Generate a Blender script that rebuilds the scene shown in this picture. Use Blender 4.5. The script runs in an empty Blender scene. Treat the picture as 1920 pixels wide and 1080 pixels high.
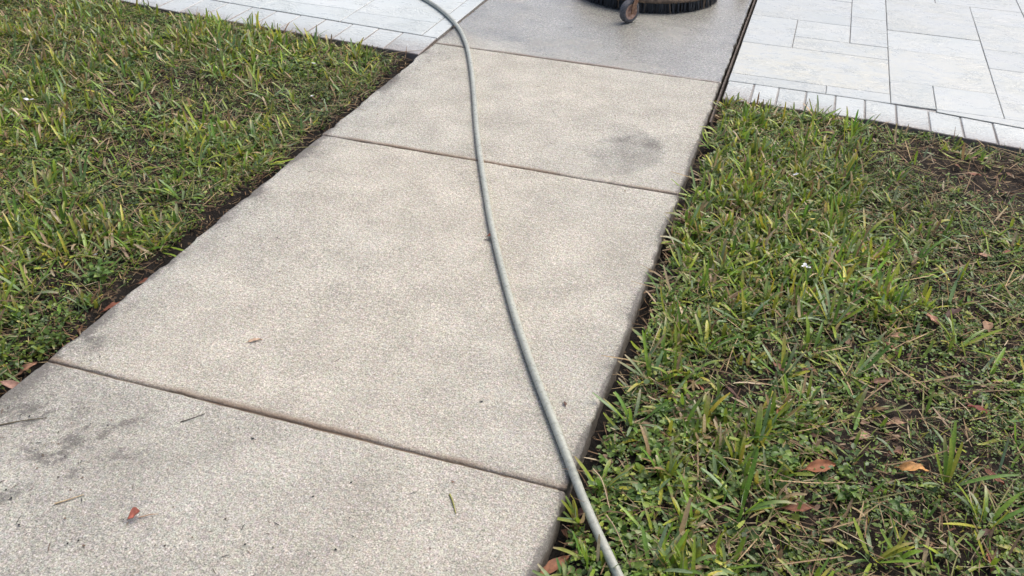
import bpy, math
import numpy as np
from mathutils import Vector, Matrix

SC = bpy.context.scene
COL = SC.collection
rng = np.random.default_rng(7)
rad = math.radians

# ------------------------------------------------------------------ camera
cam_d = bpy.data.cameras.new('camera'); cam = bpy.data.objects.new('camera', cam_d); COL.objects.link(cam)
cam_d.sensor_width = 36.0; cam_d.lens = 33.4; cam_d.clip_start = 0.05; cam_d.clip_end = 400
_R = Vector((0.95234468, 0.30324749, 0.03287195)); _U = Vector((-0.191096, 0.50916702, 0.83918488)); _F = Vector((-0.2377434, 0.80547496, -0.54285188))
cam.matrix_world = Matrix(((_R.x, _U.x, -_F.x, 0.8723), (_R.y, _U.y, -_F.y, 0.0), (_R.z, _U.z, -_F.z, 1.3359), (0, 0, 0, 1)))
SC.camera = cam

# ------------------------------------------------------------------ sky, sun, exposure (bright overcast)
SUN_EL, SUN_AZ = rad(60), rad(38)          # azimuth clockwise from +Y
w = bpy.data.worlds.new('World'); SC.world = w; w.use_nodes = True
wn = w.node_tree.nodes; wl = w.node_tree.links
bg = wn['Background']
sky = wn.new('ShaderNodeTexSky'); sky.sky_type = 'NISHITA'; sky.sun_disc = False
sky.sun_elevation = SUN_EL; sky.sun_rotation = SUN_AZ
sky.air_density = 0.6; sky.dust_density = 4.6; sky.ozone_density = 0.6; sky.altitude = 0
wl.new(sky.outputs[0], bg.inputs[0]); bg.inputs[1].default_value = 0.15
sd = bpy.data.lights.new('sun', 'SUN'); sd.energy = 1.0; sd.angle = rad(35); sd.color = (1.0, 0.97, 0.915)
sun = bpy.data.objects.new('sun', sd); COL.objects.link(sun)
dirv = Vector((math.sin(SUN_AZ) * math.cos(SUN_EL), math.cos(SUN_AZ) * math.cos(SUN_EL), math.sin(SUN_EL)))
sun.rotation_euler = dirv.to_track_quat('Z', 'Y').to_euler(); sun.location = (3, 4, 6)
SC.view_settings.view_transform = 'Standard'; SC.view_settings.look = 'None'
SC.view_settings.gamma = 1; SC.view_settings.use_curve_mapping = False
SC.view_settings.exposure = 0.78

# ------------------------------------------------------------------ small maths
class Noise:
    def __init__(s, seed, n=64): s.n = n; s.t = np.random.default_rng(seed).random((n, n))
    def __call__(s, x, y):
        x = np.asarray(x, float); y = np.asarray(y, float)
        xi = np.floor(x).astype(int); yi = np.floor(y).astype(int); fx = x - xi; fy = y - yi
        fx = fx * fx * (3 - 2 * fx); fy = fy * fy * (3 - 2 * fy); n = s.n
        a = s.t[xi % n, yi % n]; b = s.t[(xi + 1) % n, yi % n]; c = s.t[xi % n, (yi + 1) % n]; d = s.t[(xi + 1) % n, (yi + 1) % n]
        return (a * (1 - fx) + b * fx) * (1 - fy) + (c * (1 - fx) + d * fx) * fy
    def fbm(s, x, y, o=4):
        r = 0; a = 1; t = 0
        for k in range(o): r = r + a * s(x * 2**k + 13.7 * k, y * 2**k + 5.1 * k); t += a; a *= .5
        return r / t
N1, N2, N3, N4 = Noise(1), Noise(2), Noise(3), Noise(4)
def sstep(a, b, x): t = np.clip((x - a) / (b - a), 0, 1); return t * t * (3 - 2 * t)
def gau(x, y, cx, cy, r): return np.exp(-((x - cx)**2 + (y - cy)**2) / (2 * r * r))

def mesh_np(name, V, F, col=None, attr='col', smooth=True):
    """V (n,3), F (m,k) uniform polygon size, col (n,3|4) per vertex"""
    V = np.ascontiguousarray(V, np.float32); F = np.ascontiguousarray(F, np.int32)
    me = bpy.data.meshes.new(name); m, k = F.shape
    me.vertices.add(len(V)); me.vertices.foreach_set('co', V.ravel())
    me.loops.add(m * k); me.loops.foreach_set('vertex_index', F.ravel())
    me.polygons.add(m); me.polygons.foreach_set('loop_start', np.arange(0, m * k, k, dtype=np.int32))
    me.polygons.foreach_set('use_smooth', np.full(m, smooth))
    me.update(calc_edges=True); me.validate()
    if col is not None:
        c = np.ones((len(V), 4), np.float32); c[:, :col.shape[1]] = col
        a = me.color_attributes.new(attr, 'FLOAT_COLOR', 'POINT'); a.data.foreach_set('color', c.ravel())
    return me
def link(name, me, mat=None, parent=None, loc=None):
    o = bpy.data.objects.new(name, me); COL.objects.link(o)
    if mat is not None and len(me.materials) == 0: me.materials.append(mat)
    if parent is not None: o.parent = parent
    if loc is not None: o.location = loc
    return o
def empty(name, loc=(0, 0, 0), rz=0):
    o = bpy.data.objects.new(name, None); COL.objects.link(o); o.location = loc; o.rotation_euler = (0, 0, rz); o.empty_display_size = .05
    return o
def tag(o, label=None, cat=None, group=None, kind=None):
    if label: o['label'] = label
    if cat: o['category'] = cat
    if group: o['group'] = group
    if kind: o['kind'] = kind
    return o

# ------------------------------------------------------------------ materials
class G:
    """tiny node-graph helper"""
    def __init__(s, name):
        s.m = bpy.data.materials.new(name); s.m.use_nodes = True; s.t = s.m.node_tree; s.b = s.t.nodes['Principled BSDF']
    def n(s, typ, **kw):
        nd = s.t.nodes.new('ShaderNode' + typ)
        for k, v in kw.items():
            if k[0] == '_': setattr(nd, k[1:], v)
        return nd
    def put(s, sock, v):
        if isinstance(v, bpy.types.NodeSocket): s.t.links.new(v, sock)
        elif isinstance(v, tuple) and len(v) == 3 and sock.type == 'RGBA': sock.default_value = (*v, 1)
        else: sock.default_value = v
    def pos(s, scale=None):
        tc = s.n('TexCoord')
        if scale is None: return tc.outputs['Object']
        mp = s.n('Mapping'); s.t.links.new(tc.outputs['Object'], mp.inputs[0]); mp.inputs['Scale'].default_value = scale; return mp.outputs[0]
    def noise(s, scale, detail=2, rough=.5, dist=0, vec=None, out=0):
        nd = s.n('TexNoise'); s.put(nd.inputs['Vector'], vec if vec is not None else s.pos())
        nd.inputs['Scale'].default_value = scale; nd.inputs['Detail'].default_value = detail; nd.inputs['Roughness'].default_value = rough; nd.inputs['Distortion'].default_value = dist
        return nd.outputs[out]
    def voro(s, scale, out='Distance', vec=None, feature='F1'):
        nd = s.n('TexVoronoi'); nd.feature = feature; s.put(nd.inputs['Vector'], vec if vec is not None else s.pos()); nd.inputs['Scale'].default_value = scale
        return nd.outputs[out]
    def math(s, op, a, b=0.0, c=0.0, clamp=False):
        nd = s.n('Math'); nd.operation = op; nd.use_clamp = clamp
        s.put(nd.inputs[0], a); s.put(nd.inputs[1], b); s.put(nd.inputs[2], c); return nd.outputs[0]
    def rng(s, v, a, b, c=0.0, d=1.0, sm=False):
        nd = s.n('MapRange'); nd.interpolation_type = 'SMOOTHSTEP' if sm else 'LINEAR'
        s.put(nd.inputs[0], v)
        for i, x in enumerate((a, b, c, d)): s.put(nd.inputs[1 + i], x)
        return nd.outputs[0]
    def mix(s, f, a, b, mode='MIX'):
        nd = s.n('Mix'); nd.data_type = 'RGBA'; nd.blend_type = mode
        s.put(nd.inputs[0], f); s.put(nd.inputs[6], a); s.put(nd.inputs[7], b); return nd.outputs[2]
    def scale(s, col, f):
        nd = s.n('VectorMath'); nd.operation = 'SCALE'; s.put(nd.inputs[0], col); s.put(nd.inputs['Scale'], f); return nd.outputs[0]
    def attr(s, name):
        nd = s.n('Attribute'); nd.attribute_name = name; return nd
    def bump(s, h, strength, dist, prev=None):
        nd = s.n('Bump'); s.put(nd.inputs['Height'], h); nd.inputs['Strength'].default_value = strength; nd.inputs['Distance'].default_value = dist
        if prev is not None: s.t.links.new(prev, nd.inputs['Normal'])
        return nd.outputs[0]
    def done(s, col, rough=.7, normal=None, spec=None, metal=None):
        s.put(s.b.inputs['Base Color'], col); s.put(s.b.inputs['Roughness'], rough)
        if normal is not None: s.put(s.b.inputs['Normal'], normal)
        if spec is not None: s.put(s.b.inputs['Specular IOR Level'], spec)
        if metal is not None: s.put(s.b.inputs['Metallic'], metal)
        return s.m

def mat_concrete():
    g = G('concrete')
    at = g.attr('wear'); sep = g.n('SeparateColor'); g.put(sep.inputs[0], at.outputs['Color'])
    stain, warm, wet = sep.outputs[0], sep.outputs[1], sep.outputs[2]; jd = at.outputs['Alpha']
    base = g.mix(warm, (.380, .376, .328), (.428, .404, .335))
    fine = g.noise(285, 4, .78); fine2 = g.noise(135, 3, .62); macro = g.noise(6.5, 5, .62); mid = g.noise(38, 3, .6)
    base = g.scale(base, g.rng(fine, .34, .66, .38, 1.62))
    base = g.scale(base, g.rng(fine2, .3, .7, .80, 1.18))
    base = g.scale(base, g.rng(macro, .25, .75, .80, 1.18))
    base = g.scale(base, g.rng(mid, .25, .75, .94, 1.06))
    co = g.rng(g.noise(85, 3, .7), .34, .66, -1, 1); base = g.scale(base, g.math('ADD', 1.0, g.math('MULTIPLY', co, g.rng(wet, 0, 1, .13, .30))))
    # pale and dark aggregate grains
    vc = g.voro(170, 'Color'); vs = g.n('SeparateColor'); g.put(vs.inputs[0], vc); vd = g.voro(170)
    grain = g.math('MULTIPLY', g.math('GREATER_THAN', vs.outputs[0], .90), g.math('LESS_THAN', vd, .34))
    base = g.mix(.05, base, g.mix(1.0, base, g.scale(vc, 1.75), 'MULTIPLY'))
    base = g.mix(g.math('MULTIPLY', grain, g.rng(wet, 0, 1, .55, .9)), base, (.76, .74, .70))
    grain2 = g.math('MULTIPLY', g.math('GREATER_THAN', vs.outputs[1], .93), g.math('LESS_THAN', vd, .32))
    base = g.mix(g.math('MULTIPLY', grain2, .6), base, (.13, .12, .115))
    # grime held in the pits
    pit = g.noise(150, 5, .75); tone = g.noise(22, 5, .7)
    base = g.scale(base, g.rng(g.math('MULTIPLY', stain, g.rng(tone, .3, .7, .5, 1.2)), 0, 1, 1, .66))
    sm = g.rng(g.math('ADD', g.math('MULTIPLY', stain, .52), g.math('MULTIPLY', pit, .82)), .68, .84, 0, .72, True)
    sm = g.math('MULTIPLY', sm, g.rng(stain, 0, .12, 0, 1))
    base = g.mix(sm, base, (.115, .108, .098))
    base = g.mix(g.math('MULTIPLY', jd, g.rng(pit, .3, .6, .55, 1)), base, (.25, .19, .135))
    base = g.mix(g.rng(wet, 0, 1, 0, 1), base, g.mix(1.0, base, (.675, .685, .69), 'MULTIPLY'))
    h = g.math('ADD', g.math('MULTIPLY', fine, .6), g.math('MULTIPLY', fine2, .6))
    dry = g.rng(wet, 0, 1, 1, .30); nb = g.bump(g.math('MULTIPLY', h, dry), .85, .0055); nb = g.bump(g.math('MULTIPLY', g.noise(92, 2, .5), dry), .5, .006, nb); nb = g.bump(mid, .25, .006, nb)
    rough = g.rng(g.math('ADD', wet, g.math('MULTIPLY', g.math('SUBTRACT', macro, .5), .9)), 0, 1, .88, .12)
    return g.done(base, rough, nb, g.rng(wet, 0, 1, .35, .75))
def mat_simple(name, col, rough=.7, var=.25, scale=40, bump=.0, bscale=150, bdist=.002, col2=None, metal=None, spec=None):
    g = G(name); n = g.noise(scale, 4, .6)
    c = g.mix(g.rng(n, .35, .65), col, col2) if col2 else g.scale(g.mix(0.0, col, col), g.rng(n, .25, .75, 1 - var, 1 + var))
    nb = g.bump(g.noise(bscale, 4, .65), bump, bdist) if bump else None
    return g.done(c, rough, nb, spec, metal)
def mat_stone():
    g = G('stamped_white_stone')
    oi = g.n('ObjectInfo'); off = g.n('VectorMath'); off.operation = 'MULTIPLY_ADD'
    rv = g.n('CombineXYZ'); g.put(rv.inputs[0], oi.outputs['Random']); g.put(rv.inputs[1], g.math('MULTIPLY', oi.outputs['Random'], 7.3))
    g.put(off.inputs[0], rv.outputs[0]); off.inputs[1].default_value = (31, 17, 0); g.put(off.inputs[2], g.pos())
    P = off.outputs[0]
    at = g.attr('wear'); sep = g.n('SeparateColor'); g.put(sep.inputs[0], at.outputs['Color'])
    dirt, yel, pale = sep.outputs[0], sep.outputs[1], sep.outputs[2]
    mp = g.n('Mapping'); g.put(mp.inputs[0], P); mp.inputs['Scale'].default_value = (1, 1.8, 1); rc = g.n('CombineXYZ'); g.put(rc.inputs[2], g.math('MULTIPLY', oi.outputs['Random'], 2.4)); g.put(mp.inputs['Rotation'], rc.outputs[0])
    ridge = g.noise(9, 6, .55, 1.6, mp.outputs[0]); rr = g.math('ABSOLUTE', g.math('SUBTRACT', ridge, .5))
    pits = g.noise(105, 4, .7, 0, P); fine = g.noise(300, 3, .6, 0, P); cloud = g.noise(3.2, 4, .6, .4, P); cloud2 = g.noise(11, 5, .65, .8, mp.outputs[0])
    base = g.mix(g.rng(cloud, .35, .7), (.392, .428, .408), (.436, .462, .440))
    base = g.mix(g.math('MULTIPLY', yel, g.rng(cloud2, .35, .65, .0, .7)), base, (.47, .465, .385))
    base = g.scale(base, g.rng(cloud2, .3, .7, .955, 1.03))
    base = g.scale(base, g.rng(oi.outputs['Random'], 0, 1, .93, 1.03)); base = g.scale(base, g.rng(pale, 0, 1, 1, 1.2))
    sp = g.rng(g.math('ADD', pits, g.math('MULTIPLY', g.math('SUBTRACT', cloud, .5), .25)), .24, .34, .13, 0, True)
    base = g.mix(sp, base, (.36, .37, .37))
    base = g.scale(base, g.rng(fine, .3, .7, .93, 1.05))
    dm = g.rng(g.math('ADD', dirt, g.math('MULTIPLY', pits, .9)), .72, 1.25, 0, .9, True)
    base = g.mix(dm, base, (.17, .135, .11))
    msk = g.rng(g.noise(4.5, 3, .6, .5, P), .42, .62, .06, 1, True); nb = g.bump(g.math('MULTIPLY', g.rng(rr, 0, .13), msk), .40, .006); nb = g.bump(pits, .22, .002, nb); nb = g.bump(fine, .15, .0015, nb)
    return g.done(base, g.rng(cloud2, .3, .7, .22, .42), nb, .55)
def mat_soil():
    g = G('soil'); at = g.attr('wear'); sep = g.n('SeparateColor'); g.put(sep.inputs[0], at.outputs['Color'])
    a = g.noise(45, 5, .7); b = g.noise(220, 3, .65); c = g.noise(9, 4, .6)
    base = g.mix(g.rng(a, .35, .68), (.010, .008, .007), (.030, .022, .015))
    base = g.mix(g.rng(c, .55, .7, 0, .6), base, (.036, .026, .018))
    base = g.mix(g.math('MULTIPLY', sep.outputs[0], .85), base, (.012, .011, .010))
    base = g.scale(base, g.rng(b, .3, .7, .6, 1.4))
    vd = g.voro(160, 'Color'); vs = g.n('SeparateColor'); g.put(vs.inputs[0], vd)
    base = g.mix(g.math('MULTIPLY', g.math('GREATER_THAN', vs.outputs[0], .93), .5), base, (.16, .115, .075))
    nb = g.bump(a, .9, .012); nb = g.bump(b, .8, .004, nb)
    return g.done(base, .9, nb, .2)
def mat_leafy(name, trans=.28, rough=.5, nscale=260, spec=.4):
    g = G(name); at = g.attr('col'); n = g.noise(nscale, 2, .6)
    c = g.scale(at.outputs['Color'], g.rng(n, .3, .7, .78, 1.2))
    g.done(c, rough, None, spec)
    tr = g.n('BsdfTranslucent'); g.put(tr.inputs[0], c); mx = g.n('MixShader'); mx.inputs[0].default_value = trans
    out = g.t.nodes['Material Output']
    g.t.links.new(g.b.outputs[0], mx.inputs[1]); g.t.links.new(tr.outputs[0], mx.inputs[2]); g.t.links.new(mx.outputs[0], out.inputs[0])
    return g.m

M_CON = mat_concrete(); M_STONE = mat_stone(); M_SOIL = mat_soil()
M_JOINT = mat_simple('joint_dirt', (.12, .085, .058), .95, col2=(.25, .19, .135), scale=30, bump=.8, bscale=180, bdist=.006)
M_GROUT = mat_simple('stamped_joint', (.25, .24, .22), .8, col2=(.40, .41, .40), scale=14, bump=.4)
M_STRIP = mat_simple('expansion_fibre', (.06, .05, .042), .95, col2=(.16, .13, .105), scale=60, bump=.7)
M_GRASS = mat_leafy('grass_blade', .34, .40, 200, .5); M_WEED = mat_leafy('weed_leaf', .28, .42, 300, .45); M_STRAW = mat_leafy('dry_straw', .12, .75, 300, .2)
M_DEAD = mat_leafy('dead_leaf', .12, .6, 140, .3); M_PETAL = mat_leafy('petal', .2, .6, 200, .3)
M_HOSE = None

# ------------------------------------------------------------------ layout of the place
YJ = (1.327, 2.671, 3.702)                     # sidewalk joints
XL, XR = -.61, .61                             # sidewalk edges
def in_l(x): x = np.asarray(x, float); return 3.764 + .083 * np.clip(XL - x, 0, None) + .07 * np.clip(-1.75 - x, 0, None)**1.5
def in_r(x): x = np.asarray(x, float); return 3.738 - .15 * np.clip(x - 1.21, 0, None)
def out_l(x): return in_l(x) - .222
def out_r(x): return in_r(x) - .203
def edge_dist(x, y):
    """distance from the walk edge into the lawn, and from the driveway border"""
    left = x < 0
    d1 = np.where(left, XL - x, x - XR); d2 = np.where(left, out_l(x), out_r(x)) - y
    return d1, d2
def trench_w(x, y): return np.where(x > 0, .012, .030) + .028 * N3(x * 3 + 40, y * 7 + 3) + .012 * N2(x * 20, y * 22)
def lawn_z(x, y):
    d1, d2 = edge_dist(x, y); tw = trench_w(x, y)
    z = -.022 + .026 * (N1.fbm(x * 2.3, y * 2.3, 3) - .5) + .014 * (N2.fbm(x * 12, y * 12, 3) - .5)
    m = np.minimum(sstep(tw - .012, tw + .016, d1), sstep(.008, .03, d2))
    zt = -.062 + .014 * N4.fbm(x * 25, y * 25, 3)
    return zt * (1 - m) + z * m

# ------------------------------------------------------------------ ground: one sheet, fine near the walk, out to the horizon
def ground():
    def axis(a, b, st, far):
        core = np.arange(a, b + 1e-6, st); k = np.geomspace(.05, far, 22)
        return np.concatenate([(a - k)[::-1], core, b + k])
    xs = axis(-3.3, 2.9, .017, 150); ys = axis(.1, 3.9, .017, 150)
    X, Y = np.meshgrid(xs, ys); Z = lawn_z(X, Y)
    d1, d2 = edge_dist(X, Y)
    under = (d1 < -.02) | (d2 < -.02); Z = np.where(under, -.14, Z)
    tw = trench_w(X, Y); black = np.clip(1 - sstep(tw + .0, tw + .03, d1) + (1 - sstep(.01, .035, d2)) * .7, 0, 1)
    V = np.stack([X, Y, Z], -1).reshape(-1, 3); nx, ny = len(xs), len(ys)
    i = np.arange(nx * ny).reshape(ny, nx); F = np.stack([i[:-1, :-1], i[:-1, 1:], i[1:, 1:], i[1:, :-1]], -1).reshape(-1, 4)
    o = link('ground', mesh_np('ground', V, F, np.stack([black.ravel()] * 3, 1), 'wear'), M_SOIL); tag(o, kind='structure')
ground()

# ------------------------------------------------------------------ sidewalk
def side_coords(a, b, st, r):
    e = np.array([0, .0015, .004, .007, .011, .016, .024])
    core = np.linspace(a + .036, b - .036, max(4, int((b - a) / st)))
    return np.concatenate([a + e, core, (b - e)[::-1]])
def slab(parent, x0, x1, y0, y1, seed, wear, rj=.0060, rs=.007):
    xs = side_coords(x0, x1, .016, rs); ys = side_coords(y0, y1, .016, rj); X, Y = np.meshgrid(xs, ys); nx, ny = len(xs), len(ys)
    # wobbling, chipped edges
    def wob(t, k): return .0045 * (N2.fbm(t * 9 + seed * 3.1 + k, k * 7.7 + t * 0, 4) - .5) * 2 + .016 * np.clip(N3(t * 31 + k * 11 + seed, k * 3.3 + t * 0) - .72, 0, 1) * 3.5 * .5 + .006 * (N4.fbm(t * 60 + k, k + t * 0, 3) - .5)
    fx0 = 1 - sstep(0, .10, X - x0); fx1 = 1 - sstep(0, .10, x1 - X); fy0 = 1 - sstep(0, .05, Y - y0); fy1 = 1 - sstep(0, .05, y1 - Y)
    XX = X + wob(Y, 1) * fx0 - wob(Y, 2) * fx1; YY = Y + .30 * wob(X, 3) * fy0 - .30 * wob(X, 4) * fy1
    def rnd(d, r): d = np.clip(d, 0, r); return r - np.sqrt(np.clip(r * r - (r - d)**2, 0, None))
    rside = rs * (.65 + .9 * N4(X * 5 + seed, Y * 11)); rjt = rj * (.75 + .5 * N4(X * 13, Y * 5 + seed))
    Z = -np.maximum(np.maximum(rnd(X - x0, rside), rnd(x1 - X, rside)), np.maximum(rnd(Y - y0, rjt), rnd(y1 - Y, rjt)))
    Z += .0026 * (N1.fbm(X * 2.2 + seed, Y * 2.2, 4) - .5) + .0007 * (N2.fbm(X * 30, Y * 30, 2) - .5)
    W = wear(X, Y)
    jb = np.clip(1.25 * np.exp(-((Y - y0) / .0115)**2) + .8 * np.exp(-((y1 - Y) / .004)**2), 0, 1) * (.35 + .75 * sstep(.25, .65, N1.fbm(X * 7 + seed, Y * 3, 3)))
    W = np.concatenate([W, jb[..., None]], -1)
    V = np.stack([XX, YY, Z], -1).reshape(-1, 3); Wv = W.reshape(-1, 4)
    i = np.arange(nx * ny).reshape(ny, nx); F = np.stack([i[:-1, :-1], i[:-1, 1:], i[1:, 1:], i[1:, :-1]], -1).reshape(-1, 4)
    ring = np.concatenate([i[0, :], i[1:, -1], i[-1, -2::-1], i[-2:0:-1, 0]]); n = len(ring); base = len(V)
    rows = [ring]
    for kk, zz in enumerate((-.014, -.045, -.10)):
        Vr = V[ring].copy(); t = np.arange(n) * .21
        Vr[:, 2] = zz; Vr[:, 0] += .006 * (N1(t, t * 0 + kk + seed) - .5); Vr[:, 1] += .006 * (N2(t, t * 0 + kk + seed) - .5)
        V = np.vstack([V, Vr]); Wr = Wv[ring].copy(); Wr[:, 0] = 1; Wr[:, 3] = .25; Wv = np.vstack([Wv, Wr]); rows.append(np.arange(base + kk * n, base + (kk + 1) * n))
    for a, b in zip(rows[:-1], rows[1:]):
        F = np.vstack([F, np.stack([a, b, np.roll(b, -1), np.roll(a, -1)], 1)])
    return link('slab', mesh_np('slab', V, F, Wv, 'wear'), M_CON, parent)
def edge_grime(X, Y, l=.5, r=.35):
    n = N1.fbm(X * 9 + 3, Y * 6, 4)
    s = l * np.exp(-(X - XL) / .055) * sstep(.25, .7, n) * 1.7 + r * np.exp(-(XR - X) / .03) * sstep(.25, .75, N2.fbm(X * 9, Y * 7, 4)) * 1.6
    s = s + (.95 * np.exp(-(XR - X) / .006) + .55 * np.exp(-(X - XL) / .005)) * (.3 + 1.0 * sstep(.3, .6, N4.fbm(X * 20, Y * 18, 3)))
    return s
def blotch(X, Y, pts):
    s = 0
    for (cx, cy, rx, ry, a, amp) in pts:
        c, sn = math.cos(a), math.sin(a); u = ((X - cx) * c + (Y - cy) * sn) / rx; v = (-(X - cx) * sn + (Y - cy) * c) / ry
        s = s + amp * np.exp(-(u * u + v * v) / 2)
    return np.clip(1.1 * s * sstep(.38, .66, N3.fbm(X * 20 + 9, Y * 20, 5)) * sstep(.35, .70, N4.fbm(X * 58, Y * 58, 3)), 0, .36)
def pack(s, wm, wt): return np.stack([np.clip(s, 0, 1), np.clip(wm + 0 * s, 0, 1), np.clip(wt + 0 * s, 0, 1)], -1)
def wear1(X, Y):
    n = N1.fbm(X * 3 + 5, Y * 3, 4)
    s = edge_grime(X, Y, .5, .6) + blotch(X, Y, [(-.37, 1.05, .035, .16, -.30, .85), (-.33, 1.12, .10, .025, .5, .6), (-.30, 1.14, .06, .03, .3, .45), (-.05, .97, .14, .07, .3, .55), (-.40, .93, .03, .12, -.3, .6), (.16, 1.10, .05, .05, 0, .35), (.20, 1.02, .10, .04, .6, .4), (-.50, 1.15, .08, .08, 0, .4), (.25, 1.215, .03, .02, .3, .45)])
    s = s + .13 * sstep(.35, .75, n) + .42 * sstep(.25, -.45, X) * sstep(.3, .6, N2.fbm(X * 6, Y * 6, 4))
    warm = .45 + .45 * sstep(-.3, .4, X) + .35 * (n - .5)
    return pack(s, warm, .05)
def wear2(X, Y):
    n = N2.fbm(X * 2.4 + 1, Y * 2.4, 4)
    s = edge_grime(X, Y, .85, .6) + blotch(X, Y, [(-.29, 1.93, .10, .055, .5, .50), (-.32, 1.99, .13, .03, .2, .35), (-.57, 1.39, .04, .05, .6, .75), (-.56, 2.5, .05, .15, 0, .35), (.50, 2.28, .06, .14, 0, .30), (-.45, 2.25, .08, .1, .4, .25), (.30, 2.48, .16, .06, .2, .25)])
    warm = 1.0 - .75 * np.exp(-(X - XL) / .14) - .35 * np.exp(-(XR - X) / .12) - .9 * np.clip(n - .5, 0, 1)
    return pack(s, warm, .0)
def wear3(X, Y):
    n = N1.fbm(X * 3 + 20, Y * 3, 4)
    # a half-washed patch that ends on the arc the cleaner left
    ang = np.arctan2(Y - 2.93, X - .24); R_ = np.hypot(X - .24, (Y - 2.93) * 1.15) + .012 * (N2.fbm(X * 14, Y * 14, 3) - .5)
    arc = sstep(.282, .270, R_) * sstep(.0, .12, R_) * sstep(1.25, .75, np.abs(ang + .10))
    arc = arc * (.6 + .6 * N3.fbm(X * 10, Y * 10, 3))
    s = edge_grime(X, Y, .75, .5) + .62 * arc + blotch(X, Y, [(.20, 3.1, .20, .07, -.1, .32), (.04, 3.29, .05, .03, 0, .45), (-.50, 3.55, .08, .10, 0, .40), (-.3, 2.95, .1, .1, 0, .2), (.30, 3.07, .12, .02, -.15, .35)])
    warm = .55 - .6 * np.exp(-(X - XL) / .16) + .9 * (n - .5) - .30 * arc
    return pack(s, warm, 0)
def wear4(X, Y):
    n = N2.fbm(X * 2.5 + 9, Y * 2.5, 4)
    wet = sstep(3.55, 3.95, Y + .25 * X + .25 * (n - .5)) * .60 + .40 + .3 * (n - .5) + .7 * (N3.fbm(X * 6, Y * 9, 4) - .5)
    s = edge_grime(X, Y, .5, .4) + .10 * sstep(.4, .7, n) + blotch(X, Y, [(-.3, 3.86, .2, .06, .1, .35), (.1, 3.95, .25, .10, 0, .25)])
    return pack(s, .12 + .3 * (n - .5), wet)
walk = None
def sidewalk():
    global walk
    y0, y1 = -.6, 7.0
    V = np.array([(x, y, z) for z in (-.0058, -.12) for (x, y) in ((XL + .02, y0 + .02), (XR - .02, y0 + .02), (XR - .02, y1 - .02), (XL + .02, y1 - .02))], float)
    F = np.array([(0, 1, 2, 3), (0, 4, 5, 1), (1, 5, 6, 2), (2, 6, 7, 3), (3, 7, 4, 0)])
    walk = link('sidewalk', mesh_np('sidewalk', V, F, smooth=False), M_JOINT); tag(walk, kind='structure')
    g = .0022
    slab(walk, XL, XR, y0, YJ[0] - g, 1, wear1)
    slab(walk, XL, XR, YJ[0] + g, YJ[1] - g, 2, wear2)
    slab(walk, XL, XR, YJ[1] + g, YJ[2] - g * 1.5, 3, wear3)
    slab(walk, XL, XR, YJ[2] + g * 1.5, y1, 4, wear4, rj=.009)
    # fibre expansion strip in the gap to the right-hand driveway, grit in the left one
    def strip(name, x0, x1, ya, yb, zt, mat, amp):
        ys = np.linspace(ya, yb, 160); t = ys * 9
        xa = x0 + amp * (N1.fbm(t, t * 0 + 2, 3) - .5); xb = x1 + amp * (N2.fbm(t, t * 0 + 5, 3) - .5); zz = zt + .006 * (N3.fbm(t * 2, t * 0, 3) - .5)
        P = np.stack([np.stack([xa, ys, zz * 0 - .08], 1), np.stack([xa, ys, zz], 1), np.stack([xb, ys, zz + .001], 1), np.stack([xb, ys, zz * 0 - .08], 1)], 1)
        V = P.reshape(-1, 3); i = np.arange(len(V)).reshape(-1, 4)
        F = np.vstack([np.stack([i[:-1, k], i[1:, k], i[1:, k + 1], i[:-1, k + 1]], 1) for k in range(3)])
        return link(name, mesh_np(name, V, F, smooth=False), mat, walk)
    strip('expansion_strip', .6185, .6245, 3.30, 6.9, -.006, M_STRIP, .002)
    strip('joint_grit', -.622, -.609, 3.56, 6.9, -.012, M_STRIP, .003)
sidewalk()

# ------------------------------------------------------------------ stamped driveways
def prism(C, zt, bev, zb, wear=None, wob=.0):
    """stone from 4 plan corners (ccw): bevelled top, sides; wear per corner (4,3)"""
    C = np.array(C, float); c = C.mean(0); wear = np.zeros((4, 3)) if wear is None else np.array(wear, float)
    d = C - c; ln = np.linalg.norm(d, axis=1, keepdims=True); top = C - np.sign(d) * bev
    V = np.vstack([np.c_[top, np.full(4, zt)], np.c_[C, np.full(4, zt - bev * .9)], np.c_[C, np.full(4, zb)]])
    F = [(0, 1, 2, 3)] + [(4 + k, 4 + (k + 1) % 4, (k + 1) % 4, k) for k in range(4)] + [(8 + k, 8 + (k + 1) % 4, 4 + (k + 1) % 4, 4 + k) for k in range(4)]
    return mesh_np('stone', V, np.array(F), np.vstack([wear, np.clip(wear + [.5, 0, 0], 0, 1), np.clip(wear + [.8, 0, 0], 0, 1)]), 'wear', smooth=False)
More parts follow.
